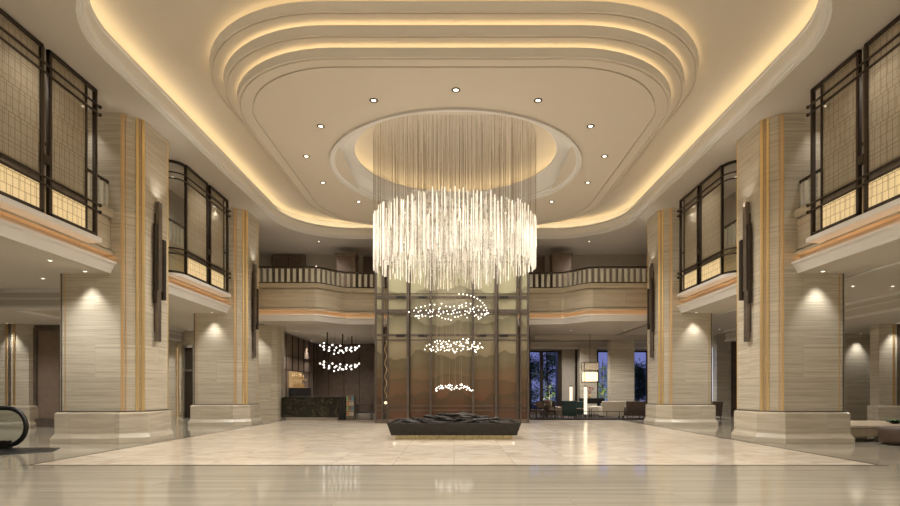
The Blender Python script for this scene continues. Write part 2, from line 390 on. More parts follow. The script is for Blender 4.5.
# downlights round the medallion
ords = ['frontmost', 'first', 'second', 'third', 'fourth', 'fifth', 'sixth']
for i in range(14):
    a = 2*math.pi*i/14
    k = i if i <= 7 else 14-i; side = 'left' if i < 7 else 'right'
    lab = ('recessed downlight at the middle of the near side of the ring around the round recess' if i == 0 else
           'recessed downlight behind the chandelier at the far side of the ring' if i == 7 else
           'recessed downlight, %s one %s from the near middle of the ring around the recess' % (ords[k], side))
    downlight(CX-5.08*math.sin(a), CY-5.25*math.cos(a), 9.30, lab, power=480, size=140, group='downlights around the chandelier recess')
for s, nm in ((-1,'left'),(1,'right')):
    downlight(s*7.2, 29.7, ZP, 'small recessed downlight in the flat ceiling above the back gallery, %s of the chandelier' % nm, power=350, size=140, r=.08)

# ------------------------------------------------------------------ floor
fl = struct(BX(-30,30,-6,38.4,-.2,0), 'floor', M['floorf'])
MB().box(-8.55,8.55,11.3,28.7,0,.004).build('centre_field', M['floorc'], fl)
ln = MB()
ln.box(-8.75,8.75,11.22,11.30,0,.006)
for s in (-1,1): ln.box(s*8.63-.035,s*8.63+.035,11.3,28.7,0,.006)
ln.build('inlay_line', M['line'], fl)
MB().box(3.9,14.5,29.0,38.2,0,.006).build('lounge_carpet', M['carpet'], fl)

# ------------------------------------------------------------------ balconies
# parapet section: (distance outwards over the lobby from the fascia plane, z)
PROF = [(-.10,4.87),(.00,4.87),(.02,4.93),(.06,5.00),(.10,5.09),(.17,5.13),(.17,5.19),(.13,5.19),(.13,5.16),(-.18,5.16),(-.18,5.38),(.08,5.39),(.08,5.47),(.04,5.50),(-.05,5.50),(-.05,5.55),(.00,5.55),(.0,6.40),(-.06,6.40),(-.06,6.46),(.06,6.46),(.09,6.50),(.09,6.67),(.06,6.70),(-.28,6.70),(-.28,6.40)]
def sweep(path, prof):
    """path: list of (x,y,nx,ny) with normals pointing over the lobby"""
    return MB().loft([[(x+nx*d, y+ny*d, z) for x, y, nx, ny in path] for d, z in prof], closed=False)
def railing(path, label, name='glass_railing', spacing=.29):
    t = thing(name, label, 'railing')
    pts = [(x-nx*.09, y-ny*.09, 7.50) for x, y, nx, ny in path]
    MB().tube(pts, .04, 8).build('handrail', M['bronze'], t)
    MB().tube([(p[0],p[1],6.745) for p in pts], .02, 6).build('bottom_rail', M['bronze'], t)
    # balusters at even arc length
    acc = spacing/2; me = BX(-.075,.075,-.018,.018,6.775,7.42).box(-.014,.014,-.014,.014,6.70,6.776).box(-.014,.014,-.014,.014,7.419,7.49)
    first = None; post = None
    for a, b in zip(pts[:-1], pts[1:]):
        L = math.dist(a, b); ang = math.atan2(b[1]-a[1], b[0]-a[0])
        while acc < L:
            f = acc/L; loc = (a[0]+(b[0]-a[0])*f, a[1]+(b[1]-a[1])*f, 0)
            if first is None:
                first = me.build('baluster', M['frost'], t, bevel=.008); o = first; o.data.materials.append(M['bronze'])
                for f_ in o.data.polygons[6:]: f_.material_index = 1
            else: o = first.copy(); COL.objects.link(o)
            o.parent = t; o.location = loc; o.rotation_euler = (0,0,ang)
            acc += spacing
        acc -= L
    return t

XF = 9.84
for s, nm in ((-1,'left'),(1,'right')):
    w_ = None
    for (y0, y1), bay in (((-5,16.02),'nearer'), ((18.2,24.2),'farther')):
        path = [(s*XF, y0, -s, 0), (s*XF, y1, -s, 0)]
        o = sweep(path, PROF).build('wall_balcony_'+nm if w_ is None else 'fascia', M['fascia'], w_)
        if w_ is None: w_ = o; o['kind'] = 'structure'
        lo = [p for p in PROF[:9]]
        sweep(path, [(d+.004, z) for d, z in PROF[1:8]]).build('crown_moulding', M['face'], w_)
        st = MB().box(s*(XF+.12), s*(XF+.06), y0+.05, y1-.05, 5.17, 5.185)
        tag(st.build('cornice_light', M['ledo']), 'amber light strip in the trough under the %s balcony, %s bay' % (nm, bay), 'light strip', 'amber strips under the balconies')
        ry0 = 8.6 if y0 < 0 else y0
        railing([(s*XF, ry0, -s, 0), (s*XF, y1, -s, 0)], 'glass baluster railing with dark handrail on the %s gallery, %s bay' % (nm, bay))
    struct(BX(s*(XF+.1), s*26, -5, 40.3, 4.87, 6.40), 'ceiling_aisle_'+nm, M['soffit'])
    struct(BX(s*11.24, s*11.5, -5, 33, 6.4, ZP), 'wall_gallery_'+nm, M['plast'])
    struct(BX(s*24, s*24.3, -5, 31, 0, 4.87), 'wall_'+nm, M['trav'])

# back gallery, stepped back in the middle with an S shaped transition
def backpath():
    pts = []
    xs = [-9.6,-7.2,-6.9] + [-6.8+1.5*i/14 for i in range(15)] + [-5+10*i/20 for i in range(21)] + [5.3+1.5*i/14 for i in range(15)] + [6.9,7.2,9.6]
    def yy(x):
        t = min(1, max(0, (6.75-abs(x))/1.4)); t = t*t*(3-2*t)
        return 26.9 + 1.25*t + .22*(1-(x/5.6)**2 if abs(x) < 5.6 else 0)
    for x in xs:
        dx = .02; n = Vector((yy(x+dx)-yy(x-dx), -2*dx)).normalized()
        pts.append((x, yy(x), n.x, n.y))
    return pts
bp = backpath()
wb = struct(sweep(bp, PROF), 'wall_balcony_back', M['fascia'])
sweep(bp, [(d+.004, z) for d, z in PROF[1:8]]).build('crown_moulding', M['face'], wb)
tag(sweep(bp, [(-.12,5.17),(-.12,5.20),(-.05,5.175)]).build('cornice_light', M['ledo']), 'amber light strip in the curved trough under the back balcony', 'light strip', 'amber strips under the balconies')
railing(bp, 'curved glass baluster railing with dark handrail along the back gallery')
slab = [(x-nx*.1, y-ny*.1) for x, y, nx, ny in bp] + [(9.82, 38.6), (3.8, 38.6), (3.8, 40.4), (-9.82, 40.4)]
struct(MB().prism(slab, 4.87, 6.40), 'ceiling_back', M['soffit'])
struct(BX(-11.3,11.3,32.7,33.0,6.4,ZP), 'wall_gallery_back', M['plast'])
# upper back: door recess and walnut boxes
struct(BX(px(274.5,32.6), px(303.5,32.6), 32.5, 32.69, 6.4, 9.36), 'door_1', M['wood'])
d1 = bpy.data.objects['door_1']
fr = MB(); xa, xb = px(274.5,32.6), px(303.5,32.6)
fr.box(xa-.12,xa,32.42,32.69,6.4,9.40); fr.box(xb,xb+.12,32.42,32.69,6.4,9.40); fr.box(xa,xb,32.42,32.69,9.28,9.40)
fr.build('door_frame', M['bronze2'], d1)
BX((xa+xb)/2-.02,(xa+xb)/2+.02,32.47,32.5,6.4,9.28).build('door_gap', M['bronze'], d1)
for s, nm in ((-1,'left'),(1,'right')):
    t = thing('pilaster_cabinet', 'tall walnut clad box standing on the back gallery, %s of the chandelier' % nm, 'pilaster', (s*5.95, 31.2, 6.4))
    BX(-.52,.52,-.45,.45,0,2.66).build('body', M['wood'], t, bevel=.01)
    BX(-.58,.58,-.5,.5,2.56,2.72).build('crown', M['wood'], t, bevel=.02)
    BX(-.34,.34,-.47,-.45,.3,2.35).build('front_panel', M['wood'], t, bevel=.02)
    struct(BX(s*2.2, s*5.3, 32.55, 32.69, 6.4, 9.35), 'wall_panel_'+nm, M['wood'])

# ------------------------------------------------------------------ columns
def cpoly(d, s):
    # 2.2 m square, the two lobby corners cut at 45 degrees; local origin at centre, lobby side is -s... mirrored by s
    h = 1.1 + d; c = .47 + d*.586
    p = [(-h, -h), (h-c, -h), (h, -h+c), (h, h-c), (h-c, h), (-h, h)]
    return [(-s*x, y) for x, y in p] if s > 0 else p
def column(s, y0, label):
    """s=-1: left side of the lobby (lobby face towards +x)"""
    t = thing('stone_column', label, 'column', ((-10.20 if s < 0 else 10.11), y0+1.1, 0), 0, 'square stone columns along the lobby')
    def ringz(d, z): return [(x, y, z) for x, y in cpoly(d, s)]
    MB().loft([ringz(.17,0), ringz(.17,.15), ringz(.14,.20), ringz(.105,.26), ringz(.095,.28), ringz(.095,.84), ringz(.085,.87), ringz(.05,.89)], caps=True).build('plinth', M['travp'], t, bevel=.008)
    MB().loft([ringz(.03,.885), ringz(.03,.925)], caps=True).build('brass_base_line', M['bronze2'], t)
    MB().loft([ringz(0,.92), ringz(0,ZP)], caps=True).build('shaft', M['trav'], t, bevel=.01)
    P = cpoly(0, s)
    def fillet(i, j, a, b, d, name, mat):
        A = Vector(P[i]); B = Vector(P[j]); u = (B-A).normalized(); L = (B-A).length
        n = Vector((u.y, -u.x)); c = Vector((0,0))
        if n.dot((A+B)/2-c) < 0: n = -n
        p0 = A+u*L*a; p1 = A+u*L*b
        q = [p0-n*.01, p1-n*.01, p1+n*d, p0+n*d]
        MB().prism([(v.x, v.y) for v in q], .92, ZP-.002).build(name, mat, t, bevel=.008)
    for (i, j, f) in ((1,2,False),(4,3,False)):
        fillet(i, j, .02, .13, .022, 'amber_light_tone', M['goldd'])  # warm light along the chamfer edge, put into the strip's amber colour
        fillet(i, j, .20, .24, .015, 'brass_strip', M['goldd'])
        fillet(i, j, .60, .70, .03, 'brass_strip', M['gold'])
        fillet(i, j, .74, .79, .015, 'brass_strip', M['goldd'])
        fillet(i, j, .83, .95, .04, 'brass_strip', M['gold'])
    fillet(0, 1, .015, .04, .012, 'edge_strip', M['bronze2'])
    fillet(0, 1, .085, .10, .012, 'edge_strip', M['goldd'])
    return t
Y1, Y2 = 16.0, 24.2
for s, nm in ((-1,'left'),(1,'right')):
    column(s, Y1, 'nearer square travertine column with brass corner strips on the %s side of the lobby' % nm)
    column(s, Y2, 'farther square travertine column with brass corner strips on the %s side of the lobby' % nm)

def sconce(s, y, label):
    t = thing('wall_sconce', label, 'wall light', ((-9.10 if s < 0 else 9.01), y, 0), 0, 'layered bronze sconces on the columns')
    def st(ya, yb, z0, z1, d, n='bronze_blade', m='bronze2'):
        BX(-s*.05, -s*(.05+d), ya, yb, z0, z1).build(n, M[m], t, bevel=.006)
    st(-.12,.08, 4.55,7.25, .10)
    st(-.26,-.12, 4.15,6.55, .07, m='bronze')
    st(.08,.25, 4.30,6.15, .13, m='bronze')
    st(-.16,.06, 3.0,4.55, .08)
    BX(0,-s*.05,-.10,.10,3.3,6.9).build('back_plate', M['bronze'], t)
    BX(-s*.012,-s*.045,.10,.13,4.5,6.0).build('glow_strip', M['ledo'], t)
    l = spot((s*9.10-s*.30, y, 7.1), 30, 90, .9, to=(s*9.10-s*.02, y, 9.2))
    return t
for s, nm in ((-1,'left'),(1,'right')):
    sconce(s, 17.05, 'layered dark bronze wall sconce on the lobby face of the nearer %s column' % nm)
    sconce(s, 25.25, 'layered dark bronze wall sconce on the lobby face of the farther %s column' % nm)

# ------------------------------------------------------------------ gallery screens
def gallery_screen(s, y0, label):
    X = 9.45; t = thing('gallery_screen', label, 'screen', (s*X, y0, 0), 0, 'metal framed woven screens on the galleries')
    sx = lambda v: s*v
    ZB, ZT = 5.57, 9.45
    # sill ledge the screen stands on
    arc = [(.5-.5*math.cos(a), -3.68-.5*math.sin(a)) for a in [R(90*i/8) for i in range(9)]]     # (outwards from lobby, y)
    def frame(ya, yb, nm='frame'):
        b = MB(); T = .045
        b.box(sx(-T), sx(T), ya, ya+.09, ZB, ZT); b.box(sx(-T), sx(T), yb-.09, yb, ZB, ZT)
        b.box(sx(-T), sx(T), ya, yb, ZB, ZB+.09); b.box(sx(-T), sx(T), ya, yb, ZT-.09, ZT)
        return b.build(nm, M['bronze'], t, bevel=.008)
    frame(-1.75, 0.0); frame(-3.68, -1.93)
    BX(sx(-.035),sx(.035),-.44,-.39,ZB,ZT).build('inner_post', M['bronze'], t)
    BX(sx(-.05),sx(.06),-1.93,-1.75,6.75,6.95).build('link_plate', M['bronze'], t)
    BX(sx(.03),sx(.06),-1.88,-1.80,ZB,ZT).build('link_post', M['bronze2'], t)
    cb = MB()
    ca = [(sx(o), y) for o, y in arc]
    for z0, z1 in ((ZB,ZB+.09),(ZT-.09,ZT)):
        cb.loft([[(x, y, z0) for x, y in ca], [(x, y, z1) for x, y in ca], [(x+s*.05, y+.03, z1) for x, y in ca], [(x+s*.05, y+.03, z0) for x, y in ca], [(x, y, z0) for x, y in ca]], closed=False)
    e = ca[-1]; cb.box(e[0]-.045, e[0]+.045, e[1]-.045, e[1]+.045, ZB, ZT)
    cb.build('curved_frame', M['bronze'], t)
    MB().loft([[(x, y, ZB+.09) for x, y in ca], [(x, y, ZT-.09) for x, y in ca]], closed=False).build('curved_glass', M['glass'], t, smooth=True)
    for z in (9.03, 8.82, 6.42, 6.24):
        pts = [(x-s*.06, y, z) for x, y in reversed(ca)] + [(-s*.06, -3.6, z), (-s*.06, -2, z), (-s*.06, .06, z)]
        rl = MB().tube(pts, .028, 8).build('rail', M['bronze'], t, smooth=True)
        MB().ball((-s*.06, .07, z), .05, 10, 6).build('finial', M['bronze'], rl, smooth=True)
    for ya, yb in ((-1.66,-.44), (-3.59,-2.02)):
        BX(sx(-.006),sx(.006),ya,yb,6.42,8.82).build('woven_panel', M['woven'], t)
        BX(sx(-.006),sx(.006),ya,yb,9.03,ZT-.09).build('woven_panel', M['woven'], t)
        BX(sx(-.006),sx(.006),ya,yb,8.82,9.03).build('clear_panel', M['woven'], t)
        BX(sx(-.006),sx(.006),ya,yb,ZB+.09,6.24).build('backlit_panel', M['wovenglow'], t)
        BX(sx(-.012),sx(.012),ya,yb,6.24,6.42).build('mid_rail', M['bronze2'], t)
    return t
for s, nm in ((-1,'left'),(1,'right')):
    for y0, bay in ((14.73,'nearer'), (23.3,'farther')):
        gallery_screen(s, y0, 'dark metal framed woven screen on the %s gallery, %s bay' % (nm, bay))
        # stone ledge
        o = [(s*9.86,y0+.18),(s*9.36,y0+.12),(s*9.36,y0-3.7)] + [(s*(9.36+.55*(1-math.cos(R(a)))), y0-3.7-.55*math.sin(R(a))) for a in (15,30,45,60,75,90)] + [(s*9.95,y0-4.26)]
        struct(MB().prism(o, 5.44, 5.565), 'trim_sill_%s_%s' % (nm, bay), M['face'], bevel=.012)

# gallery lamps (behind the screens, in the gallery ceiling)
for s, nm in ((-1,'left'),(1,'right')):
    for i, (x, y) in enumerate(((10.35,15.62),(10.5,12.3),(10.5,9.0),(10.35,24.1),(10.5,20.8))):
        where = ('beside the front face of the nearer column','behind the nearer screen, its middle','behind the nearer screen, its near end','beside the front face of the farther column','behind the farther screen')[i]
        downlight(s*x, y, ZP, 'recessed gallery downlight on the %s, %s' % (nm, where), power=(70 if i in (0,3) else 260), size=(75 if i in (0,3) else 140), group='gallery downlights', dark=False)

# ------------------------------------------------------------------ ground floor surroundings
# bulkheads
for s, nm in ((-1,'left'),(1,'right')):
    y0 = 18.6 if s < 0 else 8
    b = struct(BX(s*15.1, s*24, y0, 31, 4.25, 4.87), 'ceiling_bulkhead_'+nm, M['soffit'])
    MB().box(s*15.02, s*15.1, y0-.08, 31, 4.25, 4.33).box(s*15.0, s*15.1, y0-.1, 31, 4.78, 4.87).box(s*15.05, s*15.1, y0-.05, 31, 4.58, 4.62).build('cornice', M['face'], b)
    if s < 0:
        MB().box(-24,-12.4,18.5,18.6,4.25,4.33).box(-24,-12.4,18.5,18.6,4.78,4.87).box(-24,-12.4,18.55,18.6,4.55,4.60).build('cornice', M['face'], b)
        struct(BX(-15.1,-12.4,18.6,19.2,4.25,4.87), 'ceiling_beam_left', M['soffit'])
MB().box(11.6,11.68,-5,31,4.84,4.87).build('cornice', M['face'], bpy.data.objects['ceiling_aisle_right'])

# second row of columns
def side_column(s, label):
    x0 = 17.45; yc = 22.9
    t = thing('stone_pier', label, 'column', (s*(x0+1.0), yc+1.0, 0), 0, 'outer row of stone piers')
    q = lambda d: [(-1-d,-1-d),(1+d,-1-d),(1+d,-.5),(-1-d,-.5)]
    rz = lambda d, z: [(x, y, z) for x, y in q(d)]
    MB().loft([rz(.2,0),rz(.2,.14),rz(.13,.24),rz(.13,.84),rz(.1,.9)], caps=True).build('plinth', M['travp'], t, bevel=.01)
    MB().loft([rz(0,.9),rz(0,4.25)], caps=True).build('shaft', M['trav'], t)
    for a, b_, m in ((-.30,-.22,'goldd'),(-.12,-.02,'bronze2'),(.02,.10,'goldd')):
        xx = -s*(-.2)  # strips on the front face, away from the lobby corner
        BX(s*(-.15+a), s*(-.15+b_), -1.03, -1.0, .9, 4.25).build('brass_strip', M[m], t)
    return t
side_column(-1, 'stone pier with brass strips behind the escalator on the left')
side_column(1, 'stone pier with brass strips behind the beige bench on the right')

# left back walls
struct(BX(-24,-15.6,23.4,23.7,0,4.25), 'wall_back_left', M['trav'])
nich = struct(BX(px(37,23.2), px(60,23.2), 23.25, 23.4, .35, 4.0), 'wall_niche_left', M['wood2'])
fm = MB(); xa, xb = px(37,23.2), px(60,23.2)
for k, (o, d) in enumerate(((.0,.26),(.12,.20))):
    fm.box(xa-o-.12,xa-o,23.4-d,23.4,.1,4.0+o); fm.box(xb+o,xb+o+.12,23.4-d,23.4,.1,4.0+o); fm.box(xa-o-.12,xb+o+.12,23.4-d,23.4,4.0+o,4.0+o+.12)
fm.box(xa-.3,xb+.3,23.05,23.4,0,.34)
fm.build('niche_frame', M['bronze2'], nich)
struct(BX(-15.8,-15.5,23.4,31.2,0,4.87), 'wall_return_left', M['trav'])
wl = struct(BX(-15.8,-11.9,31.2,31.5,0,4.87), 'wall_panelled_left', M['trav'])
pn = MB()
for i in range(4): pn.box(px(171+i*4,31.1), px(173.4+i*4,31.1), 31.1, 31.2, .25, 4.1)
pn.build('wall_panels', M['fascia'], wl)
dd = struct(BX(px(184.5,31.1), px(192.5,31.1), 31.08, 31.2, 0, 3.9), 'door_2', M['bronze'])
MB().box(px(183.5,31),px(184.5,31),31.0,31.2,0,4.05).box(px(192.5,31),px(193.5,31),31.0,31.2,0,4.05).box(px(183.5,31),px(193.5,31),31.0,31.2,3.9,4.05).box(px(184.5,31),px(192.5,31),31.0,31.12,2.6,2.7).build('door_frame', M['bronze2'], dd)
tag(BX(px(176.5,31),px(177.3,31),31.04,31.09,.0,3.9).build('wall_light_strip', M['shelfl']), 'vertical warm light strip between wall panels beside the dark door', 'light strip')
# stone pier beside the reception
struct(MB().prism([(-12,28.6),(-9.35,28.6),(-9.1,28.72),(-8.97,28.95),(-8.97,29.5),(-12,29.5)], 0, 4.87), 'wall_pier_left', M['trav'])
# reception room
REC = 40.0
rw = struct(BX(-10.2,-3.9,REC,REC+.3,0,4.87), 'wall_reception_back', M['wood'])
sm = MB()
for i in range(6): sm.box(-10.1+i*1.1,-10.06+i*1.1,REC-.03,REC,.0,4.87)
sm.build('panel_battens', M['bronze'], rw)
lw = struct(BX(-10.2,-9.9,29.5,REC,0,4.87), 'wall_reception_left', M['wood2'])
sm = MB()
for i in range(8): sm.box(-9.9,-9.85,30.2+i*1.3,30.26+i*1.3,0,4.87)
sm.box(-9.9,-9.86,29.5,REC,3.6,3.64); sm.box(-9.9,-9.86,29.5,REC,2.75,2.79)
sm.build('panel_battens', M['bronze'], lw)
struct(BX(-4.1,-3.9,29.3,REC,0,4.87), 'wall_reception_right', M['wood'])
struct(BX(3.85,4.0,29.3,38.3,0,4.87), 'wall_lounge_left', M['wood'])
struct(BX(-4.1,4.0,29.3,29.4,0,4.87), 'wall_behind_screen', M['wood'])
# bar shelf on the left reception wall
t = thing('bottle_shelf', 'lit bar shelf unit on the reception side wall above the black counter', 'shelf', (-9.85, 33.3, 0))
BX(0,.5,0,3.2,0,1.7).build('base_cabinet', M['black'], t, bevel=.02)
BX(0,.35,0,2.8,1.70,1.73).build('shelf_board', M['shelfl'], t)
BX(0,.35,0,2.8,2.2,2.23).build('shelf_board', M['shelfl'], t)
BX(0,.02,0,2.8,1.73,2.7).build('back_panel', M['shelfl'], t)
bt = MB().lathe([(.04,0),(.045,.02),(.045,.2),(.016,.26),(.016,.34)], seg=8)
first = None
for k in range(14):
    if first is None:
        o = bt.build('bottle', M['goldd'], smooth=True); first = o
    else: o = first.copy(); COL.objects.link(o)
    o.location = (-9.66, 33.45+(k%7)*.4, 1.731 if k < 7 else 2.231)
    tag(o, 'amber bottle on the %s lit shelf behind the reception, %s from its near end' % ('lower' if k < 7 else 'upper', ('first','second','third','fourth','fifth','sixth','seventh')[k%7]), 'bottle', 'bottles on the lit shelf')
# desk
t = thing('reception_desk', 'long dark veined marble reception desk under the left back balcony', 'desk', (0,0,0))
BX(-8.9,-5.95,28.75,29.35,.14,1.16).build('front', M['marbled'], t, bevel=.01)
BX(-8.68,-6.0,28.82,29.35,0,.14).build('toe_kick', M['steel'], t)
BX(-8.8,-5.9,28.7,29.7,1.16,1.2).build('counter_top', M['blackst'], t, bevel=.01)
BX(-5.95,-5.62,28.85,29.3,0,1.2).build('end_block', M['black'], t)
# magazine / display stand
t = thing('display_stand', 'narrow lit display stand of colourful packs right of the marble desk', 'display stand', (-5.38, 29.1, 0))
BX(-.22,.22,-.2,.2,0,1.3).build('case', M['bronze2'], t, bevel=.01)
cols = [(.55,.25,.1),(.15,.35,.4),(.5,.45,.3),(.2,.4,.15),(.55,.5,.45),(.3,.12,.1)]
for i in range(4):
    BX(-.2,.2,-.24,-.2,.22+i*.26,.24+i*.26).build('shelf', M['steel'], t)
for i in range(4):
    for j in range(3):
        c = cols[(i*3+j*2)%6]
        tag(BX(-.055,.055,-.02,.02,0,.19).build('snack_pack', plain('pack colour', c, .5), loc=(-5.38-.125+j*.125, 28.878, .241+i*.26)),
            'small coloured pack on the %s shelf of the display stand, %s of three' % (('lowest','second','third','top')[i], ('left','middle','right')[j]), 'package', 'packs on the display stand')
t = thing('side_table', 'dark low table with slim legs right of the display stand', 'table', (-4.75, 29.6, 0))
BX(-.5,.45,-.3,.3,.78,.82).build('table_top', M['brownf'], t)
for x in (-.42,.38):
    for y in (-.25,.25): BX(x-.02,x+.02,y-.02,y+.02,0,.78).build('leg', M['bronze'], t)

# globe pendant in reception
t = thing('globe_chandelier', 'two tier chandelier of small glowing white globes hanging over the reception', 'chandelier', (px(340,33), 33, 0))
rnd = random.Random(3)
gl = None
for tier_, zc in ((0,4.05),(1,3.0)):
    fr = MB(); a, bb = 1.0, 1.5
    loop = [(a*math.cos(q)+.12*math.sin(3*q), bb*math.sin(q), zc+.12*math.sin(2*q)) for q in [2*math.pi*k/28 for k in range(28)]]
    fr.tube(loop, .012, 5, closed=True); fr.build('ring_frame', M['bronze'], t)
    for k, p in enumerate(loop):
        z = p[2] + (.0, -.1, .06, -.17)[k%4]
        if gl is None: o = MB().ball((0,0,0), .052, 10, 7).build('globe', M['globe'], t, smooth=True); gl = o
        else: o = gl.copy(); COL.objects.link(o)
        o.parent = t; o.location = (p[0]*(1-.18*(k%2)), p[1], z)
cn = MB()
for x, y in ((-.5,-1.1),(.15,0),(.5,1.1)): cn.tube([(x,y,4.87),(x,y,4.1)], .035, 6)
for x, y in ((-.9,-.2),(.9,.2),(0,1.4),(0,-1.4)): cn.tube([(x,y,4.87),(x,y,3.0)], .006, 4)
cn.build('hanging_rods', M['bronze'], t)

# ------------------------------------------------------------------ the tall landscape screen
YS = 26.0
t = thing('landscape_screen', 'tall bronze framed screen painted with misty mountains behind the planter', 'screen', (-.06, YS, 0))
HS = 8.2
edges = [-3.55,-3.18,-2.15,-1.1,.95,2.0,3.02,3.48]
xs = [px(376,YS)+.06, px(382.5,YS)+.06, px(388,YS)+.06, px(408,YS)+.06, px(430.7,YS)+.06, px(473,YS)+.06, px(496,YS)+.06, px(516.8,YS)+.06, px(520.5,YS)+.06, px(528,YS)+.06]
dep = [0,.4,.0,.12,.22,.12,0,.4,0]
for i in range(9):
    if i in (1,7): continue
    BX(xs[i]+.02, xs[i+1]-.02, dep[i], dep[i]+.06, .18, HS).build('painted_panel', M['silk'], t)
posts = [(xs[0],.09),(xs[1],.06),(xs[2],.06),(xs[3],.12),(xs[4],.10),(xs[5],.10),(xs[6],.12),(xs[7],.06),(xs[8],.06),(xs[9],.09)]
for x, wd in posts:
    BX(x-wd/2, x+wd/2, -.12, .16, 0, HS+.02).build('post', M['bronze3'], t, bevel=.006)
for x, wd in (posts[3], posts[6]):
    BX(x+wd/2+.01, x+wd/2+.05, -.05, .16, 0, HS).build('dark_post', M['bronze'], t)
def zr(py): return 1.5 + (391-py)*YS/F
for k, (z, h) in enumerate(((zr(297.5),.12),(zr(293.8),.04),(zr(311.5),.19),(zr(314.6),.03),(zr(335.2),.11),(zr(340.2),.06),(zr(405.8),.05),(zr(410.2),.05),(HS-.1,.14),(zr(262),.07))):
    a, b_ = (xs[0], xs[9])
    BX(a, b_, -.05, .0, z-h/2, z+h/2).build('rail', M['bronze3'], t)
for z in (zr(297.5), zr(336)):
    for x in (px(402,YS), px(424,YS), px(483,YS), px(505,YS)):
        BX(x-.2, x+.2, -.10, -.05, z-.05, z+.05).build('rail_block', M['black'], t)
BX(xs[0],xs[9],-.06,.3,0,.18).build('base', M['bronze2'], t)
# slim hanging ornament in the slit
t = thing('hanging_ornament', 'slim twisted gold ornament hanging in the left slit of the painted screen', 'ornament', (px(385.2,YS), YS+.2, 0))
MB().tube([(.05*math.sin(k*1.3), .05*math.cos(k*1.3), 3.9-k*.13) for k in range(22)], .022, 6).build('twist', M['gold'], t, smooth=True)
MB().tube([(0,0,HS),(0,0,3.9)], .006, 4).build('wire', M['bronze'], t)
MB().ball((0,0,.95), .07, 10, 6).build('glow_bead', M['lampsh'], t, smooth=True)

# ------------------------------------------------------------------ planter and slates
t = thing('stone_planter', 'low black stone planter with outward sloping sides in the middle of the floor', 'planter', (0, 18.35, 0))
def qd(hx, hy, z): return [(-hx,-hy,z),(hx,-hy,z),(hx,hy,z),(-hx,hy,z)]
MB().loft([qd(1.92,1.32,.145), qd(2.04,1.45,.53), qd(1.96,1.37,.53), qd(1.94,1.35,.46)], caps=True).build('basin', M['blackst'], t, bevel=.012)
MB().loft([qd(1.80,1.18,.0), qd(1.80,1.18,.145)], caps=True).build('plinth', M['plg'], t)
lg = MB()
for x0, x1, y0, y1 in ((-1.86,1.86,-1.27,-1.22),(-1.86,1.86,1.22,1.27),(-1.88,-1.83,-1.22,1.22),(1.83,1.88,-1.22,1.22)): lg.box(x0,x1,y0,y1,.1425,.1445)
lg.build('glow_strip', M['ledo2'], t)
rnd = random.Random(11)
n = 0
sl_ = []
for k in range(5):
    me = MB(); pts = []
    m = 9
    for i in range(m):
        a = 2*math.pi*i/m; pts.append((.24*math.cos(a)*(1+rnd.uniform(-.15,.15)), .12*math.sin(a)*(1+rnd.uniform(-.25,.2))))
    me.loft([[(x*.8,y*.8,-.03) for x,y in pts],[(x,y,-.005) for x,y in pts],[(x*.93,y*.93,.025) for x,y in pts],[(x*.5,y*.5,.045) for x,y in pts]], caps=True)
    sl_.append(me)
protos = []
for layer, (hx, hy, z, cnt) in enumerate(((1.65,1.05,.50,34),(1.3,.8,.57,22),(.95,.55,.64,14),(.5,.3,.71,7))):
    for k in range(cnt):
        i = k % 5; ang = rnd.uniform(0, 2*math.pi); rad = math.sqrt((k+.5)/cnt)
        x = hx*rad*math.cos(k*2.399963); y = hy*rad*math.sin(k*2.399963)
        if len(protos) < 5:
            o = sl_[len(protos)].build('slate_stone', M['blackst'], smooth=False); protos.append(o)
        else: o = protos[i].copy(); COL.objects.link(o)
        o.location = (x, 18.35+y, z+rnd.uniform(0,.015)); o.rotation_euler = (rnd.uniform(-.22,.22), rnd.uniform(-.22,.22), rnd.uniform(-.5,.5)); q = rnd.uniform(.85,1.2); o.scale = (q,q,q)
        tag(o, 'flat dark slate stone in the heap on the black planter', 'stone', 'slate stones heaped in the planter')

# ------------------------------------------------------------------ crystal bead pendants
def bead_pendant(label, cx, yc, zc, a, h, rows, per, drop, arc=False, topz=5.9, seed=1, size=.018):
    t = thing('bead_pendant', label, 'chandelier', (cx, yc, 0), 0, 'wavy strings of glowing beads over the planter')
    rn = random.Random(seed); pts = []
    for v in range(rows):
        for i in range(per):
            u = (i+.5*(v % 2))/(per-1); u = min(1, u)
            k = 1-.06*v
            z = zc + h*(.62*math.sin(math.pi*u)**.8 + .38*abs(math.sin(2*math.pi*u))) - v*drop*math.sin(math.pi*u)**.6 + rn.gauss(0,.022+.015*h)
            pts.append((a*k*(2*u-1)+rn.gauss(0,.035), (v-rows/2)*.32+.2*math.sin(4*u), z))
    if arc:
        for i in range(12):
            q = R(90*i/11); pts.insert(0, (.30+a*.70*math.sin(q), -.4, zc+.06+.62*math.cos(q)))
    proto = None; wr = MB()
    for p in pts[:99]:
        if proto is None: o = MB().ball((0,0,0), size, 8, 6).build('bead', M['bead'], t, smooth=True); proto = o
        else: o = proto.copy(); COL.objects.link(o)
        o.parent = t; o.location = p
    for p in pts[::3]: wr.tube([(p[0],p[1],p[2]),(p[0],p[1],topz)], .003, 3)
    w_ = wr.build('suspension_wires', M['wire'], t); w_['kind'] = 'stuff'
    return t
YB = 18.4
bead_pendant('upper and widest wavy string of glowing beads hanging over the planter', px(450,YB), YB, 3.95, 1.28, .40, 4, 21, .10, arc=True, seed=2)
bead_pendant('middle wavy string of glowing beads hanging over the planter', px(454.5,YB), YB, 2.85, .90, .30, 4, 21, .075, seed=5)
bead_pendant('lowest and smallest wavy string of glowing beads just above the planter stones', px(453,YB), YB, 1.52, .62, .20, 3, 18, .05, seed=8, size=.016)

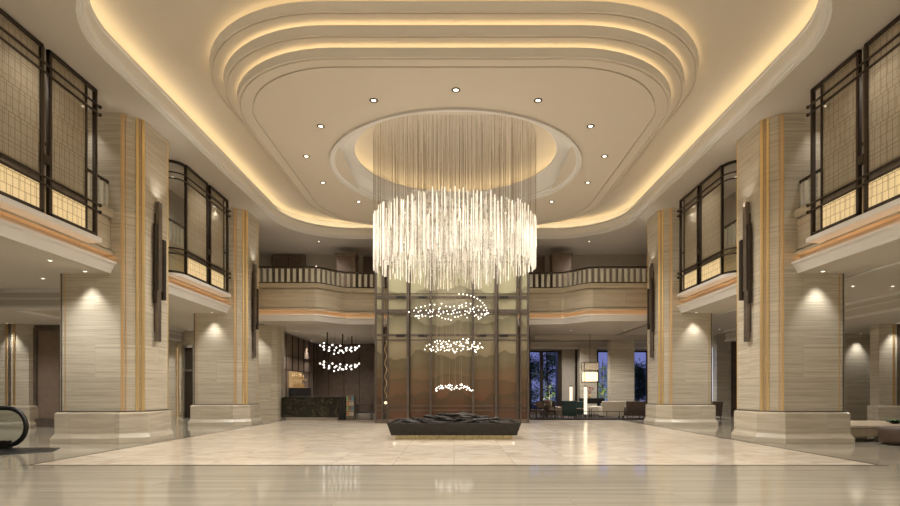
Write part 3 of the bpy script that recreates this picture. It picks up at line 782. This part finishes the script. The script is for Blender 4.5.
# ------------------------------------------------------------------ the crystal rod chandelier
t = thing('crystal_chandelier', 'huge drum of glowing crystal rods hanging on fine wires from the round ceiling recess', 'chandelier', (0.02, CY, 0))
rn = random.Random(21)
def env(x, y):
    """bottom and top of the rod cloud at plan position: a drum with softly waving rims"""
    far = max(0, y/2.86)
    zb = 5.74 - .24*far*math.exp(-((x+.2)/1.5)**2) + .05*math.sin(3.1*x+1) + .04*math.sin(7*x+2*y)
    zt = 7.58 + .16*(1-abs(x)/2.9) + .05*math.sin(4.2*x+.7*y)
    return zb, zt
rods = []
def add_ring(rad, n, j, full=.5):
    for i in range(n):
        a = 2*math.pi*(i+rn.uniform(-.18,.18))/n; r_ = rad+rn.uniform(-j,j)
        x, y = r_*math.cos(a), r_*math.sin(a)
        zb, zt = env(x, y); H = zt-zb
        u = rn.random()
        if u < full:
            z0 = zb+rn.uniform(0,.08); z1 = zt-rn.uniform(0,.16)
        elif u < full+.2:
            z1 = zt-rn.uniform(0,.3); z0 = z1-H*rn.uniform(.4,.75)
        else:
            z0 = zb+rn.uniform(0,.3); z1 = min(zt, z0+H*rn.uniform(.4,.75))
        outer = rad > 2.75
        rods.append((x, y, z0, z1, rn.uniform(.015,.023) if outer else rn.uniform(.010,.017), rn.choice('bbbn' if outer else 'nnnnbdd')))
add_ring(2.83, 128, .02, .75); add_ring(2.62, 120, .08, .4); add_ring(2.2, 110, .15, .3); add_ring(1.7, 90, .2, .3); add_ring(1.1, 60, .25, .3); add_ring(.45, 24, .25, .3)
rods.sort(key=lambda r: r[1])
mats = {'n': M['rod'], 'b': M['rodb'], 'd': M['rodd']}
unit = {}
def hexrod(mb, x, y, z0, z1, r):
    mb.loft([[(x+r*q*math.cos(math.pi*k/3+.3), y+r*q*math.sin(math.pi*k/3+.3), z) for k in range(6)] for q, z in ((.5,z0),(1,z0+.03),(1,z1-.02),(.5,z1))], caps=True)
wunit = None
for i, (x, y, z0, z1, r_, m_) in enumerate(rods[:100]):
    key = m_
    mb = MB(); hexrod(mb, 0, 0, 0, z1-z0, r_)
    mb.build('crystal_rod', mats[key], t, loc=(x, y, z0))
    if wunit is None: o = MB().tube([(0,0,0),(0,0,1)], .004, 3).build('suspension_wire', M['wire'], t); wunit = o
    else: o = wunit.copy(); COL.objects.link(o)
    o.parent = t; o.location = (x, y, z1); o.scale = (1,1,10.45-z1)
for key in 'nbd':
    mb = MB()
    for x, y, z0, z1, r_, m_ in rods[100:]:
        if m_ == key: hexrod(mb, x, y, z0, z1, r_)
    o = mb.build('crystal_rods', mats[key], t); o['kind'] = 'stuff'
mb = MB()
for x, y, z0, z1, r_, m_ in rods[100:]: mb.tube([(x,y,z1),(x,y,10.4 if math.hypot(x,y) > 1.5 else 10.55)], .004, 3)
o = mb.build('suspension_wires', M['wire'], t); o['kind'] = 'stuff'
# sparkling crystal cross pieces among the rods
mb = MB()
for k in range(4200):
    a = rn.uniform(0, 2*math.pi); r_ = 2.7*math.sqrt(rn.random()); x, y = r_*math.cos(a), r_*math.sin(a); zb, zt = env(x, y)
    z = rn.uniform(zb+.4, zt+.1); d = Vector((rn.uniform(-1,1), rn.uniform(-1,1), rn.uniform(-.6,.6))).normalized()*rn.uniform(.05,.13)
    c = Vector((x,y,z)); mb.tube([c-d, c+d], .008, 3)
o = mb.build('crystal_slivers', M['rod'], t); o['kind'] = 'stuff'
for x, y in ((-1.5,-.9),(1.5,-.9),(0,1.4),(0,-1.9)):
    point((x, CY+y, 6.6), 55, rad=.6)

# ------------------------------------------------------------------ aisle downlights
ai = [(-10.38,15.7,4.87,'over the nearer left column front',1),(10.38,15.7,4.87,'over the nearer right column front',1),
      (-10.38,23.9,4.87,'over the farther left column front',1),(10.38,23.9,4.87,'over the farther right column front',1),
      (-10.42,14.4,4.87,'above the escalator end',0),(-12.3,16.7,4.87,'left of the nearer left column',0),
      (12.8,17.9,4.87,'above the beige bench',0),(14.07,17.9,4.87,'above the brown ottoman',0),
      (-11.5,21.5,4.87,'in the aisle between the two left columns',0),(11.5,21.5,4.87,'in the aisle between the two right columns',0),
      (-18.1,22.6,4.25,'before the left outer pier',1),(18.0,22.6,4.25,'in front of the right outer pier',1),
      (-19.2,23.1,4.25,'in front of the brown niche',1),(19.4,26.6,4.25,'by the wall behind the right pier',1),
      (-17.0,20.6,4.25,'under the left bulkhead',0),(-14.5,30.6,4.87,'in front of the dark door',1),
      (-10.0,28.1,4.87,'beside the marble reception desk',1),(-8.9,31.5,4.87,'above the reception desk',0),
      (6.5,31.0,4.87,'above the lounge, near its entrance',0),(9.5,31.0,4.87,'above the lounge sofa',0),(14.5,30.5,4.87,'behind the farther right column',1),(-13.0,28.5,4.87,'before the panelled wall on the left',0),(-14.3,25.5,4.87,'in the left aisle behind the farther column',0),(14.2,27.0,4.87,'between the right columns and the pier',0),(-7.0,36.0,4.87,'added at the back of the reception',0),(-9.6,37.5,4.87,'added by the reception side wall',1),(12.0,34.5,4.87,'added near the rightmost lounge window',0),(7.0,34.5,4.87,'added over the middle of the lounge',0)]  # the added lamps brighten the dark back of reception and lounge
for x, y, z, wh, sc_ in ai:
    downlight(x, y, z, 'small recessed downlight in the lower ceiling %s' % wh, power=((110 if sc_ else 230)*(2.7 if y > 30 else 1.7 if y > 28 else 1.15)), size=(78 if sc_ else 140), blend=.85, r=.075, dark=False, group='downlights in the ground floor ceiling')
for x, y in ((-13,8),(13,8),(-18,12),(18,12),(-13,3),(13,3),(19,17),(-19,16)):  # out of view, added to the aisle ceilings for general fill light
    downlight(x, y, 4.87 if abs(x) < 15 or x < 0 or y < 8 else 4.25, 'small added fill downlight in the side aisle ceiling at x %d y %d' % (x, y) if 0 else 'small added fill downlight in the %s side aisle, %s' % ('left' if x < 0 else 'right', {8:'beside the near floor',12:'outer row near the front',3:'closest to the viewer',17:'outer row by the bench',16:'outer row by the escalator'}[y]), power=260, size=145, r=.075, dark=False, group='downlights in the ground floor ceiling')
# added fill downlights over the near floor, unseen behind and above the viewer
for x in (-5.5,0,5.5):
    for y, wn in ((7.5,'front'),(3,'middle'),(-2,'rear')):
        downlight(x, y, ZP, 'added fill downlight in the flat ceiling over the near floor, %s row, %s' % (wn, {-5.5:'left',0:'centre',5.5:'right'}[x]), power=880, size=150, group='added fill downlights over the near floor')
struct(BX(-26,26,-5.3,-5,0,ZP), 'wall_front', M['trav'])

# ------------------------------------------------------------------ escalator end
t = thing('escalator', 'end of an escalator with black looped handrail and glass side at the left edge', 'escalator', (-10.92, 14.4, 0))
loop = [(-4,0,1.06),(-.60,0,1.06)] + [(-.60+.48*math.sin(R(a)), 0, .58+.48*math.cos(R(a))) for a in range(15,181,15)] + [(-.9,0,.10),(-1.0,0,.12)]
for yy, nm in ((0,''),(-1.2,'')):
    MB().tube([(x,y+yy,z) for x,y,z in loop], .06, 10).build('handrail', M['black'], t, smooth=True)
    poly = [(-4,.12),(-4,1.0),(-.6,1.0)] + [(-.60+.42*math.sin(R(a)), .58+.42*math.cos(R(a))) for a in range(15,181,15)] + [(-.7,.14)]
    mb = MB(); n_ = len(poly)
    mb.quad_add([(x, yy-.008, z) for x, z in poly]+[(x, yy+.008, z) for x, z in poly], [tuple(range(n_)), tuple(range(n_, 2*n_))[::-1]]+[(i,(i+1)%n_,n_+(i+1)%n_,n_+i) for i in range(n_)])
    mb.build('glass_side', M['glass'], t)
    BX(-4,-.55,yy-.09,yy+.09,0,.22).build('skirt', M['bronze'], t, bevel=.02)
BX(-4,.35,-1.1,-.1,0,.02).build('comb_plate', M['black'], t)
MB().prism([(-4,-1.5),(.3,-1.5),(1.0,-.6),(.55,.3),(-4,.3)], 0, .012).build('floor_plate', M['black'], t)

# ------------------------------------------------------------------ bench and ottoman right
t = thing('leather_bench', 'long low beige leather bench beside the nearer right column', 'bench', (13.1, 17.9, 0))
BX(-1.5,1.6,-1.42,1.4,.15,.37).build('seat_base', M['beige'], t, bevel=.03)
BX(-1.53,1.63,-1.45,1.43,.37,.48).build('seat_cushion', M['beige'], t, bevel=.05, seg=3)
for x in (-1.3,-.45,1.4):
    for y in (-1.25,1.25): BX(x-.07,x+.07,y-.07,y+.07,0,.15).build('leg', M['steel'], t)
t = thing('round_ottoman', 'round dark brown ottoman in front of the beige bench at the right edge', 'ottoman', (12.62, 15.62, 0))
MB().lathe([(.50,.03),(.58,.06),(.61,.15),(.61,.38),(.58,.46),(.48,.50)], seg=40).build('cushion', M['brownf'], t, smooth=True)
MB().lathe([(.45,0),(.45,.04)], seg=30).build('base', M['black'], t)
t = thing('leafy_bowl', 'black bowl of dark leaves standing on the beige bench', 'bowl', (13.75, 17.4, .48))
MB().lathe([(.06,0),(.10,.02),(.24,.07),(.26,.09),(.22,.085),(.08,.04)], seg=20).build('bowl_body', M['black'], t, smooth=True)
for k in range(7):
    a = k*.9; mb = MB()
    c, s_ = math.cos(a), math.sin(a)
    mb.loft([[(c*.02-s_*.03, s_*.02+c*.03, .06),(c*.02+s_*.03, s_*.02-c*.03, .06)],[(c*.18-s_*.05, s_*.18+c*.05, .13),(c*.18+s_*.05, s_*.18-c*.05, .13)],[(c*.38-s_*.01, s_*.38+c*.01, .09),(c*.38+s_*.01, s_*.38-c*.01, .09)]], closed=False)
    o = mb.build('leaf', M['leaf'], t); md = o.modifiers.new('thick','SOLIDIFY'); md.thickness = .006

# right back walls
struct(BX(15.6,24,26.9,27.2,0,4.25), 'wall_back_right', M['trav'])
struct(BX(px(717,33),px(731,33),33,33.6,0,4.87), 'wall_pier_right', M['trav'])
struct(BX(px(731,33.2),18,33.2,33.6,0,4.87), 'wall_end_right', M['wood'])
tag(BX(px(712,33),px(713.6,33),33.1,33.2,0,4.1).build('cool_light_strip', M['coolled']), 'cool white vertical light strip beside the stone pier seen between the right columns', 'light strip')

# ------------------------------------------------------------------ lounge with windows
YW = 38.0
def armchair(name, label, cat, loc, rz, mat, w=.8, h=.85, dpt=.75, legs=True, seat=.42, arms=True):
    t = thing(name, label, cat, loc, rz)
    BX(-w/2,w/2,-dpt/2,dpt/2,.16,seat-.1).build('seat_base', mat, t, bevel=.03)
    BX(-w/2+.08,w/2-.08,-dpt/2-.02,dpt/2-.1,seat-.1,seat+.04).build('seat_cushion', mat, t, bevel=.05, seg=3)
    MB().loft([[(-w/2,dpt/2-.16,.2),(w/2,dpt/2-.16,.2),(w/2,dpt/2,.2),(-w/2,dpt/2,.2)],[(-w/2-.03,dpt/2-.08,h),(w/2+.03,dpt/2-.08,h),(w/2+.03,dpt/2+.1,h),(-w/2-.03,dpt/2+.1,h)]], caps=True).build('backrest', mat, t, bevel=.05, seg=3)
    if arms:
        for s_ in (-1,1): BX(s_*w/2,s_*(w/2-.1),-dpt/2,dpt/2-.05,.2,seat+.2).build('arm', mat, t, bevel=.04, seg=3)
    for x in (-w/2+.06,w/2-.06):
        for y in (-dpt/2+.06,dpt/2-.06): BX(x-.02,x+.02,y-.02,y+.02,0,.16).build('leg', M['bronze'], t)
    return t
armchair('lounge_chair', 'dark green upholstered lounge chair in the lounge beside the tall tube lamp', 'armchair', (px(569,30.2),30.2,.006), R(170), M['greenf'], w=.72, h=.98)
armchair('lounge_chair', 'dark green chair with its back turned, left of its twin by the lamp', 'armchair', (px(578,32.4),32.4,.006), R(190), M['greenf'], w=.6, h=.9)
armchair('lounge_chair', 'brown leather lounge chair between the dining table and the green chair', 'armchair', (px(554,31.4),31.4,.006), R(100), M['wood2'], w=.7, h=1.0)
armchair('sofa', 'cream sofa with its broad back to the lobby, in front of the big stone pillar', 'sofa', (px(611,30.3),30.3,.006), R(180), M['cream'], w=1.15, h=.95, dpt=.85)
armchair('sofa', 'cream sofa seen end on behind the tube lamp', 'sofa', (px(596,32.2),32.2,.006), R(250), M['cream'], w=1.0, h=.85, dpt=.8)
armchair('club_chair', 'dark brown boxy club chair at the lounge window on the right', 'armchair', (px(633.5,30.4),30.4,.006), R(180), M['brownf'], w=1.0, h=.95, dpt=.8)
armchair('club_chair', 'dark brown chair seen between the two right columns', 'armchair', (px(714,30.2),30.2,0), R(180), M['brownf'], w=.55, h=.95, dpt=.7)
def dchair(label, loc, rz):
    t = thing('dining_chair', label, 'chair', loc, rz, 'dark dining chairs in the lounge')
    BX(-.23,.23,-.23,.23,.43,.49).build('seat', M['brownf'], t, bevel=.02)
    BX(-.22,.22,.19,.23,.6,.95).build('backrest', M['brownf'], t, bevel=.02)
    for x in (-.2,.2):
        BX(x-.018,x+.018,-.21,-.175,0,.43).build('leg', M['black'], t); BX(x-.018,x+.018,.19,.225,0,.95).build('leg', M['black'], t)
dchair('dark dining chair nearest the painted screen, left of the lounge table', (px(531.8,31.2),30.8,.006), R(80))
dchair('dark dining chair with its back to the lobby in front of the lounge table', (px(540,30.0),30.0,.006), R(175))
dchair('dark dining chair at the right end of the lounge dining table', (px(550,31.0),31.0,.006), R(-80))
t = thing('dining_table', 'dark dining table among chairs behind the right edge of the painted screen', 'table', (px(541,31.1),31.1,.006))
BX(-.42,.36,-.3,.4,.72,.76).build('table_top', M['wood2'], t)
MB().lathe([(.22,0),(.22,.03),(.04,.05),(.04,.72)], seg=16).build('pedestal', M['bronze'], t)
t = thing('coffee_table', 'low dark side table under the tall tube lamp', 'table', (px(584,30.9),30.9,.006))
BX(-.4,.4,-.28,.28,.5,.54).build('table_top', M['wood2'], t)
for x in (-.36,.36):
    for y in (-.24,.24): BX(x-.015,x+.015,y-.015,y+.015,0,.5).build('leg', M['bronze'], t)
def tube_lamp(label, pxx, d, z0, z1):
    t = thing('tube_floor_lamp', label, 'floor lamp', (px(pxx,d), d, .006))
    MB().lathe([(.14,0),(.14,.03),(.02,.04),(.02,z0)], seg=16).build('base', M['bronze'], t)
    MB().lathe([(.085,z0),(.085,z1)], seg=20).build('shade', M['tubesh'], t, smooth=False)
    MB().lathe([(.095,z1),(.095,z1+.06)], seg=20).build('cap', M['bronze'], t)
tube_lamp('taller glowing tube floor lamp in front of the cream sofa', 585.5, 29.9, .25, 1.72)
tube_lamp('smaller glowing tube floor lamp behind the green chairs', 571, 33.0, .6, 1.75)
t = thing('pendant_lantern', 'hanging lantern with a glowing drum shade in an open dark metal frame', 'pendant lamp', (px(590,33),33,0))
fr = MB()
for x in (-.42,.42):
    for y in (-.42,.42): fr.box(x-.012,x+.012,y-.012,y+.012,2.02,3.2)
for z in (2.02,2.72,3.2):
    fr.box(-.43,.43,-.43,-.41,z-.012,z+.012); fr.box(-.43,.43,.41,.43,z-.012,z+.012); fr.box(-.43,-.41,-.43,.43,z-.012,z+.012); fr.box(.41,.43,-.43,.43,z-.012,z+.012)
fr.build('frame', M['bronze'], t)
BX(-.36,.36,-.36,.36,2.08,2.6).build('shade', M['lampsh'], t, bevel=.02)
MB().tube([(0,0,4.87),(0,0,2.6)], .015, 6).build('hanging_rod', M['bronze'], t)
BX(-.40,.40,-.40,.40,2.76,3.15).build('upper_shade', M['woven'], t)
# piers of the window wall
struct(BX(px(562,YW-1),px(575,YW-1),YW-1,YW,0,4.25), 'wall_lounge_panel', M['plast'])
struct(MB().box(px(558,YW-.9),px(562,YW-.9),YW-.9,YW,0,4.25).box(px(575,YW-.9),px(580,YW-.9),YW-.9,YW,0,4.25), 'trim_1', M['bronze'])
struct(BX(px(580,36),px(597,36),36,36.8,0,4.4), 'wall_lounge_pier', M['trav'])
t = thing('stone_pillar', 'broad stone pillar standing in the lounge behind the cream sofa', 'column', (px(622.5,34),34.35,0))
BX(-.74,.74,-.32,.32,0,4.87).build('shaft', M['trav'], t, bevel=.02)
BX(-.80,.80,-.38,.38,0,.25).build('plinth', M['travp'], t, bevel=.02)
struct(BX(4.0,16,36.2,38.2,4.25,4.87), 'ceiling_bulkhead_back', M['soffit'])
struct(MB().box(4.0,16,36.1,36.2,4.25,4.34).box(4.0,16,36.1,36.2,4.62,4.68), 'trim_2', M['face'])
struct(BX(px(529,YW-2),px(645,YW-2),33.6,33.7,4.6,4.87), 'ceiling_beam_back', M['soffit'])
struct(MB().box(4,16,YW+.0,YW+.15,4.22,4.87).box(4,16,YW,YW+.15,0,.12).box(13.4,18,YW,YW+.15,0,4.87), 'wall_lounge_back', M['wood'])
for n_, (a, b_) in enumerate(((527,558),(597,611),(633,648))):
    xa, xb = px(a,YW), px(b_,YW)
    wn = struct(BX(xa,xb,YW+.07,YW+.08,.12,4.22), 'window_%d' % (n_+1), M['wglass'])
    f_ = MB(); f_.box(xa,xa+.1,YW+.02,YW+.14,.12,4.22).box(xb-.1,xb,YW+.02,YW+.14,.12,4.22).box(xa,xb,YW+.02,YW+.14,.12,.22).box(xa,xb,YW+.02,YW+.14,4.14,4.22)
    if n_ == 0: f_.box(px(540,YW)-.0,px(543,YW),YW-.02,YW+.14,.12,4.22)
    f_.build('window_frame', M['bronze'], wn)
# low dark rail between lobby and lounge
t = thing('lounge_rail', 'low black metal rail along the edge of the lounge carpet', 'railing', (0,0,.0))
xa, xb = 3.95, px(645,29.1)
BX(xa,xb,29.05,29.10,.42,.45).build('top_rail', M['black'], t)
BX(xa,xb,29.03,29.12,0,.07).build('base_rail', M['black'], t)
for k in range(10):
    x = xa+(xb-xa)*k/9; BX(x-.012,x+.012,29.06,29.09,.07,.42).build('post', M['black'], t)
# console with flowers
t = thing('console_table', 'dark console table behind the tube lamp under the lantern', 'table', (px(592,34.5),34.6,.006))
BX(-.75,.75,-.2,.2,.72,1.05).build('body', M['black'], t, bevel=.01)
for x in (-.65,.65): BX(x-.03,x+.03,-.15,.15,0,.72).build('leg', M['black'], t)
t = thing('flower_vase', 'vase of reddish sprigs on the dark console table', 'vase', (px(590,34.5),34.6,1.056))
MB().lathe([(.05,0),(.09,.06),(.09,.16),(.04,.22),(.05,.25)], seg=16).build('vase_body', M['goldd'], t, smooth=True)
mb = MB(); rn = random.Random(5)
for k in range(12):
    a = rn.uniform(0,6.28); q = rn.uniform(.1,.32); mb.tube([(0,0,.2),(q*.5*math.cos(a),q*.5*math.sin(a),.4),(q*math.cos(a),q*math.sin(a),.5+rn.uniform(0,.2))], .008, 4)
    mb.ball((q*math.cos(a),q*math.sin(a),.55+rn.uniform(0,.15)), .035, 6, 4)
mb.build('sprigs', plain('reddish sprig', (.35,.07,.04), .6), t)

# ------------------------------------------------------------------ night garden
struct(BX(-10,40,38.6,80,-.4,-.1), 'ground_garden', M['soil'])
def tree(label, x, y, h, w, mat, seed, nleaf=2300, bare=False, trunk=M['bark']):
    t = thing('garden_tree', label, 'tree', (x, y, -.1), 0, 'trees in the night garden')
    rn = random.Random(seed); mb = MB(); tips = []
    mb.tube([(0,0,0),(.05*w,0,h*.35),(0,.05,h*.7),(.03,0,h*.93)], [.06*h/3,.045*h/3,.03*h/3,.01], 7)
    for k in range(14):
        a = rn.uniform(0,6.28); z = h*rn.uniform(.2,.85); L = w*rn.uniform(.4,.9)*(1.15-z/h*.6)
        e = (L*math.cos(a), L*math.sin(a), z+L*rn.uniform(.3,.8)); mid = (e[0]*.5, e[1]*.5, z+L*.2)
        mb.tube([(0,0,z), mid, e], [.03*h/4,.018*h/4,.006], 5); tips += [e, mid]
    mb.build('trunk', trunk, t)
    lf = MB()
    for k in range(nleaf):
        c = rn.choice(tips); q = .30*w
        p = Vector((c[0]+rn.gauss(0,q), c[1]+rn.gauss(0,q), c[2]+rn.gauss(0,q*.7)))
        u = Vector((rn.uniform(-1,1),rn.uniform(-1,1),rn.uniform(-.6,.6))).normalized()*rn.uniform(.06,.13); v = u.cross(Vector((rn.random(),rn.random(),1))).normalized()*rn.uniform(.03,.06)
        lf.quad_add([p-u, p+v, p+u, p-v], [(0,1,2,3)])
    lf.build('foliage', mat, t, fix=False)
tree('tall dark tree outside the left lounge window, close to its mullion', px(548,43), 43.5, 5.3, 1.5, M['leaf'], 1)
tree('dark tree outside the left lounge window, next to the painted screen', px(533,44), 45.5, 4.6, 1.3, M['leaf'], 2)
tree('small pale branched shrub lit up outside the left lounge window', px(550,40), 40.3, 2.4, .7, M['leafl'], 3, nleaf=160)
tree('leaning tree lit from below outside the narrow middle window', px(604,41), 41.5, 4.3, .7, M['leafl'], 4, nleaf=600)
tree('dark rounded tree outside the rightmost lounge window', px(640,43), 43.5, 3.7, 1.2, M['leaf'], 5)
tree('dark bushy tree outside the window between the right columns', px(650,44), 47, 4.2, 1.4, M['leaf'], 6)
spot((px(604,40),39.4,.1), 420, 80, to=(px(604,41),41.5,3))
spot((px(549,40),39.2,.1), 260, 80, to=(px(550,41),42,2.5))
hedge = MB(); rn = random.Random(9)
for k in range(2600):
    p = Vector((rn.uniform(3,17), rn.uniform(41,43), rn.uniform(-.1,1.7)+.25*math.sin(k)))
    u = Vector((rn.uniform(-1,1),rn.uniform(-1,1),rn.uniform(-1,1))).normalized()*.11; v = u.cross(Vector((.3,.2,1))).normalized()*.05
    hedge.quad_add([p-u,p+v,p+u,p-v],[(0,1,2,3)])
tag(hedge.build('hedge', M['leaf'], fix=False), 'dark hedge of leaves along the garden outside the lounge windows', 'hedge', kind='stuff')
